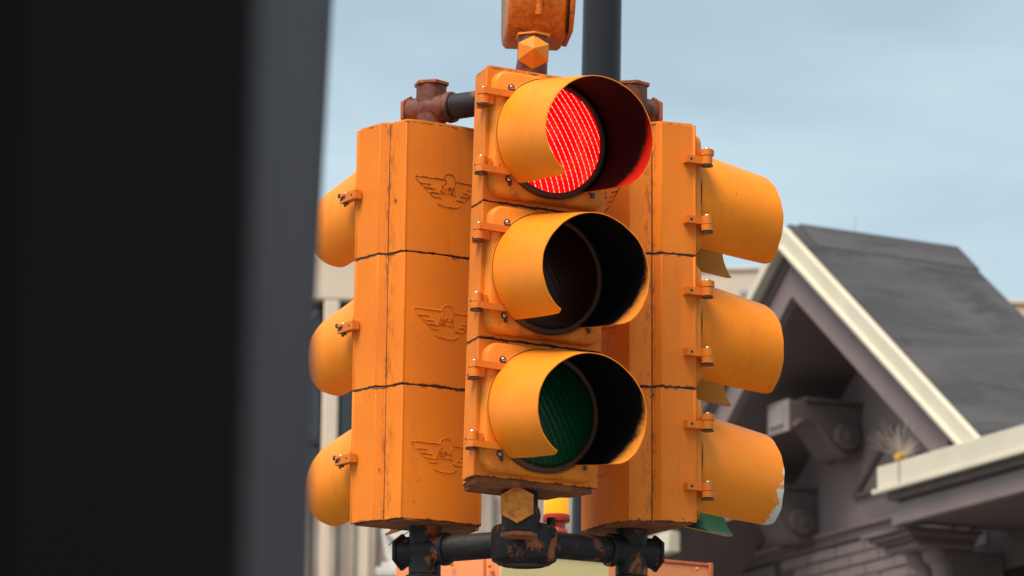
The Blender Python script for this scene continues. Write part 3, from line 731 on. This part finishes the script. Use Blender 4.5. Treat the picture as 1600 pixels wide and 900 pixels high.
# triangular sunk panel: four thin beads on the tympanum
pa, pb_, pc = hit(1338, 777, YW), hit(1399, 670, YW), hit(1470, 745, YW)
mb = MB()
for a, b in ((pa, pb_), (pb_, pc), (pa, (pc[0], pa[1] + .0))):
    v0 = Vector((a[0], YW - .02, a[1])); v1 = Vector((b[0], YW - .02, b[1])); mb.tube([v0, (v0 + v1) / 2, v1], .022, 4)
mb.build('panel_moulding', mt['mauved'], hs)
# ledge moulding
for k, (dz, hh, pr, m) in enumerate(((0, .030, .035, 'mauve'), (-.0305, .045, .012, 'mauved'), (-.076, .030, .028, 'mauved'))):
    mb = MB(); mb.box(((aL + 9) / 2, YW - pr / 2, ledge + dz - hh / 2), (9 - aL, pr, hh)); mb.build('ledge_moulding', mt[m], hs, bevel=.008)
# bricks
b0, bz0 = hit(1238, 850, YW); b1, _ = hit(1420, 850, YW)
bw, bh = .43, .088; nb = 0
bme = []
for k in range(4):
    mb = MB(); rr = random.Random(k); mb.box((0, 0, 0), (bw - .018, .07 + rr.uniform(-.004, .006), bh - .016)); bme.append(mb.mesh('brick', [mt['brick']]))
zt_ = ledge - .118
for r_ in range(12):
    for c_ in range(-1, 14):
        x = b0 + .05 + c_ * bw + (bw / 2 if r_ % 2 else 0)
        if x > KX - .2 or x < b0: continue
        inst('brick', random.choice(bme), hs, (x, YW + .025 + random.uniform(-.004, .004), zt_ - bh * (r_ + .5)), (0, random.uniform(-.006, .006), 0)); nb += 1
# dark lower left wall with boards
mb = MB()
for k in range(5): mb.box(((aL + b0) / 2 - .12, YW + .0, ledge - .22 - k * .17), (b0 - aL - .2, .08, .155))
mb.build('side_board', mt['mauved'], hs, bevel=.01)
# scroll brackets
def scroll_poly(Lp, Hh):
    """side profile of an S console: projects Lp outwards at the top, Hh tall"""
    ctl = [(-1, -.55), (-.90, -.42), (-.80, -.37), (-.70, -.40), (-.60, -.54), (-.50, -.76), (-.40, -.95), (-.28, -1.06), (-.16, -1.06), (-.06, -.95), (-.02, -.78), (0, -.66)]
    return [(0, 0), (-Lp, 0)] + [(y * Lp, z * Hh) for y, z in ctl]
def console(a, z, Lp, Hh, wd, parent, m='mauved', tile='tile'):
    mb = MB(); mb.ext(scroll_poly(Lp, Hh), a - wd / 2, a + wd / 2, lambda p, t: (t, YW + p[0], z + p[1]))
    o = mb.build('scroll_bracket', mt[m], parent, bevel=.012)
    mb = MB()
    for s_ in (-1, 1):
        pts = [Vector((a + s_ * (wd / 2 + .004), YW + y, z + zz)) for y, zz in scroll_poly(Lp * .97, Hh)[2:]]
        mb.tube(pts, .018, 6)
        mb.cyl((a + s_ * wd / 2, YW - .22 * Lp, z - .66 * Hh), (a + s_ * (wd / 2 + .035), YW - .22 * Lp, z - .66 * Hh), .30 * Hh, .26 * Hh, 24); mb.cyl((a + s_ * (wd / 2 + .03), YW - .22 * Lp, z - .66 * Hh), (a + s_ * (wd / 2 + .055), YW - .22 * Lp, z - .66 * Hh), .11 * Hh, .09 * Hh, 20)
    mb.build('scroll_edge', mt[m], o)
    if tile:
        mb = MB(); yy = YW - Lp - .012; hh = .62 * Hh
        mb.box((a, yy, z - hh * .5), (wd * 1.05, .025, hh * 1.05)); mb.box((a, yy - .018, z - hh * .5), (wd * .7, .02, hh * .6)); mb.build('end_block', mt[tile], o, bevel=.004)
    return o
a1, z1 = hit(1332, 640, YW); console(a1, z1, .60, .36, .30, hs)
a2, z2 = hit(1262, 772, YW); console(a2, z2, .60, .36, .30, hs)
a3, z3 = hit(1405, 500, YW)
for (aa, zz) in ((a1, z1), (a2, z2)):
    mb = MB(); mb.box((aa, YW - .24, zz + .014), (.36, .50, .026)); mb.build('bracket_cap', mt['mauved'], hs, bevel=.008)
# horizontal cornice return at the right, in the plane of the gable face
c0, cz0 = hit(1370, 731, -.14); c1, cz1 = hit(1600, 662, -.14)
CZ = (cz0 * .65 + cz1 * .35); cr_ = 9.0
print('CORNICE', c0, cz0, c1, cz1, 'ledge', ledge, lz, rz, 'tri', a1, z1, a2, z2, 'bricks', nb)
def band(x0, z1_, z0_, y0, y1, name, m, bevel=.006):
    mb = MB(); mb.box(((x0 + cr_) / 2, (y0 + y1) / 2, (z0_ + z1_) / 2), (cr_ - x0, y1 - y0, z1_ - z0_)); return mb.build(name, m, hs, bevel=bevel)
band(c0, CZ, CZ - .175, -.14, YW - .001, 'cornice_board', mt['cream'])
band(c0 - .02, CZ - .155, CZ - .19, -.175, -.141, 'cornice_lip', mt['cream'])
band(c0 + .06, CZ - .1755, CZ - .235, -.10, YW - .001, 'cornice_moulding', mt['mauved'])
band(c0 + .13, CZ - .2352, CZ - .265, -.05, YW - .001, 'cornice_moulding', mt['mauved'])
band(c0 + .08, CZ - .2653, CZ - .405, -.075, -.01, 'cornice_frieze', mt['mauve'])
band(c0 + .08, CZ - .34, CZ - .38, -.009, YW - .001, 'cornice_soffit', mt['mauved'])
# seam in cornice board
sx_, _ = hit(1405, 720, -.14); mb = MB(); mb.box((sx_, -.142, CZ - .08), (.008, .005, .15)); mb.build('trim_joint', mt['mauved'], hs)
# stepped corbel and fluted console under the cornice
k0, kz = hit(1425, 822, .2)
for i_, (wd, hh) in enumerate(((.62, .028), (.56, .026), (.50, .026), (.46, .036))):
    mb = MB(); mb.box((k0, .27 - i_ * -.02, CZ - .407 - .029 * i_ - hh / 2), (wd, .60 - .05 * i_, hh)); mb.build('corbel_step', mt['mauve' if i_ % 2 else 'mauved'], hs, bevel=.006)
def fluted(a, z, parent, m='mauve'):
    o = None
    for s_ in (-1, 1):
        mb = MB(); pts = [Vector((a + s_ * .11, YW - .52 + .05 * sin(2 * pi * min(1, t * 1.4)) + .42 * t ** 1.6, z - .62 * t)) for t in [k / 14 for k in range(15)]]
        mb.tube(pts, .075, 12); mb.sphere(pts[0] + Vector((0, .02, -.02)), .09)
        q = mb.build('console_scroll', mt[m], parent)
    mb = MB(); mb.ext([(YW, z), (YW - .45, z), (YW - .40, z - .3), (YW - .15, z - .55), (YW, z - .62)], a - .19, a + .19, lambda p, t: (t, p[0], p[1])); mb.build('console_core', mt['mauved'], parent, bevel=.01)
fluted(k0 + .02, CZ - .535, hs)
for px in (1520, 1600, 1690):
    aa, _ = hit(px, 860, 1.2)
    mb = MB(); z_ = CZ - .62
    mb.cyl((aa - .10, 1.28, z_ - .20), (aa + .10, 1.28, z_ - .20), .19, None, 28); mb.cyl((aa - .12, 1.28, z_ - .20), (aa + .12, 1.28, z_ - .20), .09, None, 24)
    mb.box((aa, 1.6, z_ - .02), (.20, .9, .5)); mb.build('eave_scroll', mt['mauved'], hs, bevel=.01)
# left eave return in cream
l0, lz0 = hit(1048, 850, -.05)
mb = MB(); mb.box((l0 - .35, -.02, lz0 + .02), (.7, .10, .155)); mb.build('eave_return', mt['cream'], hs, bevel=.008)
# flashing chip and pale stain board under the right signal
w0, wz = hit(1157, 868, YW - .07); mb = MB(); mb.box((w0, YW - .085, wz), (.10, .03, .16)); mb.build('downpipe_clip', mt['tile'], hs, bevel=.006)

# dried tuft with a yellow heart on the cornice
mt['straw'] = simple('pale_dry_straw', (.55, .47, .40), (.42, .34, .28), rough=.9)
mt['heart'] = simple('yellow_flower_heart', (.50, .30, .07), (.40, .22, .06), rough=.9)
ta, tz = hit(1407, 716, -.05)
tw = hM @ Vector((ta, -.05, CZ))
tf = empty('dry_tuft', tw); tag(tf, 'spiky dried grass tuft with yellow heart standing on the cream cornice', 'plant')
mb = MB()
for k in range(80):
    a = random.uniform(-1.35, 1.35); b = random.uniform(-.9, .9); L_ = random.uniform(.16, .30)
    d_ = Vector((sin(a), sin(b) * .8, cos(a) * .9 + .1)).normalized(); mb.tube([Vector((0, 0, .05)), Vector((0, 0, .05)) + d_ * L_], .0012, 3)
mb.build('spikes', mt['straw'], tf)
mb = MB()
for k in range(14): mb.sphere((random.uniform(-.035, .035), random.uniform(-.03, .03), .03 + random.uniform(0, .04)), .019, seg=8, rings=5)
mb.build('heart', mt['heart'], tf)
# thin mast behind the roof
am = P(1336, 396, 31); an = empty('antenna_mast', (am.x, am.y, HO.z + az - 1.2)); tag(an, 'thin pale antenna mast sticking up behind the dark roof', 'antenna')
top = P(1335, 333, 31); mt['mast'] = simple('pale_mast_metal', (.48, .52, .55), rough=.5)
mb = MB(); mb.cyl((0, 0, 0), (0, 0, top.z - an.location.z), .006, .004, 8); mb.build('mast', mt['mast'], an)

# ------------------------------------------------------------------ pale stone buildings behind
mt['stone'] = simple('cream_limestone', (.62, .51, .40), (.54, .44, .35), rough=.85, scale=.6, bump=.3, bs=8)
mt['stone2'] = simple('warm_beige_wall', (.60, .42, .28), (.55, .38, .25), rough=.85, scale=.5, bump=.2, bs=6)
mt['stone3'] = simple('stained_grey_stone', (.36, .30, .26), (.26, .20, .17), rough=.85, scale=1.5, bump=.3, bs=8)
mt['frame'] = simple('black_window_frame', (.012, .012, .015), rough=.5)
def glassm():
    g = M_('window_glass'); return g.fin((.02, .025, .035), .06, spec=.8)
mt['glass'] = glassm()
mt['reflection_and_pane'] = simple('pale_reflection_and_pane', (.40, .40, .41), (.34, .34, .36), rough=.8, scale=2)  # paints the bay's window reflection; also colours the distant panes
mt['purple'] = glow('purple_neon', (.1, .05, .4), (.16, .08, 1.0), .7)
def building(cpx, cpy, t, yaw, name, label, W_, Dp, matw):
    o = P(cpx, cpy, t); root = empty(name, (o.x, o.y, 0), R(yaw)); tag(root, label, 'building'); return root, o.z
# left stone building: local x right, y back; front face at y=0 with pilasters and window bays
print('FG', [(tuple(round(c,3) for c in p)) for p in Bz], [(tuple(round(c,3) for c in p)) for p in Tz])
sb, ztop = building(470, 405, 42, 4, 'stone_building', 'cream limestone building with dark windows behind the left signal', 6, 10, None)
S = 42 / 6000
def bxp(px): return (px - 470) * S
def bz(py): return P(470, py, 42).z
H1 = bz(397)
def bpart(x0, x1, z0, z1_, y0, y1, name, m, bevel=.02, parent=sb):
    mb = MB(); mb.box(((x0 + x1) / 2, (y0 + y1) / 2, (z0 + z1_) / 2), (x1 - x0, y1 - y0, z1_ - z0)); return mb.build(name, m, parent, bevel=bevel)
zs = bz(757); zh = bz(470)
bpart(-3.0, 3.4, 0, H1 - .01, .5, 8, 'wall', mt['stone'])
bpart(-3.1, 3.45, zh, H1, .0, .499, 'frieze', mt['stone'])
for a_, b_ in ((508, 532), (560, 585), (430, 452), (700, 722), (612, 634), (655, 677)): bpart(bxp(a_), bxp(b_), 0, zh - .002, .0, .499, 'pilaster', mt['stone'])
for a_, b_ in ((453, 508), (532, 560), (586, 612), (635, 655), (678, 700)):
    f_ = bpart(bxp(a_) + .003, bxp(b_) - .003, zs, zh - .01, .26, .30, 'window', mt['glass'], 0)
    for q in (a_ + .5, b_ - 6): bpart(bxp(q), bxp(q + 5.5), zs, zh - .012, .18, .259, 'frame', mt['frame'], 0, f_)
    bpart(bxp(a_) + .005, bxp(b_) - .005, zh - .07, zh - .014, .17, .262, 'frame', mt['frame'], 0, f_)
    bpart(bxp(a_) + .005, bxp(b_) - .005, bz(690), bz(700), .17, .262, 'frame', mt['frame'], 0, f_)
    bpart(bxp(a_) - .03, bxp(b_) + .03, zs - .12, zs, .02, .3, 'sill', mt['frame'], .01, f_)
# slanting pale sheet in the first bay, standing in for a window reflection
mb = MB(); x0, x1 = bxp(454), bxp(501); mb.ext([(x0, zh - .08), (x1, zh - .08), (x0 + .02, bz(525)), (x0, bz(525))], .20, .25, hfn); mb.build('reflection_and_pane', mt['reflection_and_pane'], sb)
bpart(-3.05, 3.42, 0, zs - .121, .03, .45, 'lower_wall', mt['stone3'])
for a_, w__ in ((476, 18), (520, 17), (551, 15), (584, 14), (610, 16), (760, 20)):
    mb = MB(); cx = bxp(a_ + w__ / 2); mb.cyl((cx, -.02, 0), (cx, -.02, bz(775)), w__ * S * .42, w__ * S * .36, 20); mb.build('half_column', mt['stone3'], sb)
# purple sign glow: separate small neon sign hung in the window
ns = D.objects.new('neon_sign', None); col.objects.link(ns); pp = P(468, 690, 41.9); ns.location = pp
tag(ns, 'small purple neon sign glowing in the dark window at left', 'neon sign')
mb = MB(); mb.tube([Vector((.10 * cos(t), 0, .17 * sin(t))) for t in [2 * pi * k / 24 for k in range(25)]], .022, 8); mb.tube([(-.05, 0, -.08), (0, 0, .0), (.05, 0, .1)], .018, 6); mb.build('neon_tube', mt['purple'], ns)
mb = MB(); mb.box((0, .03, 0), (.30, .02, .46)); mb.build('backing_plate', mt['frame'], ns)

# white carved stone console by the lower left fitting
cb = P(622, 905, 30); sc_ = empty('carved_corbel', (cb.x, cb.y, 0)); tag(sc_, 'white carved stone pier with moulded ledge behind the lower left pipe fitting', 'stone pier')
cz_ = cb.z
mt['white'] = simple('white_carved_stone', (.58, .54, .50), (.50, .46, .43), rough=.7, scale=4)
mb = MB(); mb.box((.22, .3, cz_ / 2), (.62, .5, cz_)); mb.build('pier', mt['stone3'], sc_, bevel=.02)
mb = MB(); mb.box((.2, .2, cz_ + .045), (.74, .6, .07)); mb.box((.2, .2, cz_ + .10), (.66, .54, .04)); mb.build('ledge', mt['white'], sc_, bevel=.01)
mb = MB(); mb.ext([(-.14, .41), (.5, .41), (.5, .12), (-.06, .12), (-.11, .2)], .1, .5, lambda p, t: (p[0], t, cz_ + p[1])); 
mb.tube([Vector((.06 + .10 * cos(t) * (1 - t / 12), .08, cz_ + .22 + .085 * sin(t) * (1 - t / 12))) for t in [k * .45 for k in range(18)]], .022, 8)
mb.tube([Vector((-.10, .08, cz_ + .40)), Vector((-.04, .06, cz_ + .33)), Vector((.05, .06, cz_ + .30))], .02, 8)
mb.build('carved_block', mt['white'], sc_, bevel=.01)

# distant blocks
def block(px0, px1, ptop, t, yaw, name, label, m, wins):
    a = P(px0, ptop, t); b = P(px1, ptop, t); wd = b.x - a.x; root = empty(name, (a.x, a.y, 0), R(yaw)); tag(root, label, 'building')
    mb = MB(); mb.box((wd / 2, 4, a.z / 2), (wd, 8, a.z)); mb.build('wall', m, root, bevel=.03)
    mb = MB(); mb.box((wd / 2, 4, a.z + .03), (wd + .04, 8.1, .06)); mb.build('parapet', m, root, bevel=.02)
    for wx, wz, ww, wh in wins:
        mb = MB(); mb.box((wx, -.01, a.z - wz), (ww, .06, wh)); w_ = mb.build('window', mt['stone3'], root, bevel=.01)
        mb = MB(); mb.box((wx, -.045, a.z - wz), (ww * .8, .02, wh * .85)); mb.build('pane', mt['reflection_and_pane'], w_)
    return root
block(1050, 1262, 424, 75, -6, 'pale_building', 'pale cream building far behind the gable apex', mt['stone'], [(1.45, .42, .24, .12), (.95, .86, .26, .13), (1.58, .98, .26, .13), (2.2, .5, .22, .12)])
block(1530, 1720, 474, 70, 5, 'beige_building', 'plain beige building showing past the roof at the right edge', mt['stone2'], [])

# ------------------------------------------------------------------ ground
mt['asphalt'] = simple('asphalt', (.05, .05, .052), (.04, .04, .042), rough=.9, scale=2, bump=.6, bs=60)
mt['paving'] = simple('concrete_paving', (.22, .21, .20), (.17, .165, .16), rough=.9, scale=1, bump=.3, bs=40)
mt['mark'] = simple('white_road_paint', (.75, .75, .72), (.6, .6, .58), rough=.7, scale=8)
def sheet(name, x0, x1, y0, y1, z, m, thick=0):
    mb = MB()
    if thick: mb.box(((x0 + x1) / 2, (y0 + y1) / 2, z - thick / 2), (x1 - x0, y1 - y0, thick))
    else: mb.add([(x0, y0, z), (x1, y0, z), (x1, y1, z), (x0, y1, z)], [(0, 1, 2, 3)])
    return tag(mb.build(name, m), kind='structure')
mt['earth'] = simple('dark_city_ground', (.075, .072, .07), (.055, .053, .05), rough=.95, scale=.05)
sheet('ground', -3000, 3000, -3000, 3000, -.012, mt['earth'])
sheet('road', -60, 60, 2.5, 21, -.004, mt['asphalt'])
sheet('pavement', -60, 60, 21, 60, .13, mt['paving'], .13)
sheet('near_pavement', -60, 60, -6, 2.5, .0, mt['paving'], .1)
mb = MB()
for k in range(8): mb.add([(-3.6 + k * .9, 3.2, 0), (-3.15 + k * .9, 3.2, 0), (-3.15 + k * .9, 8.6, 0), (-3.6 + k * .9, 8.6, 0)], [(0, 1, 2, 3)])
tag(mb.build('crossing_markings', mt['mark']), kind='structure')
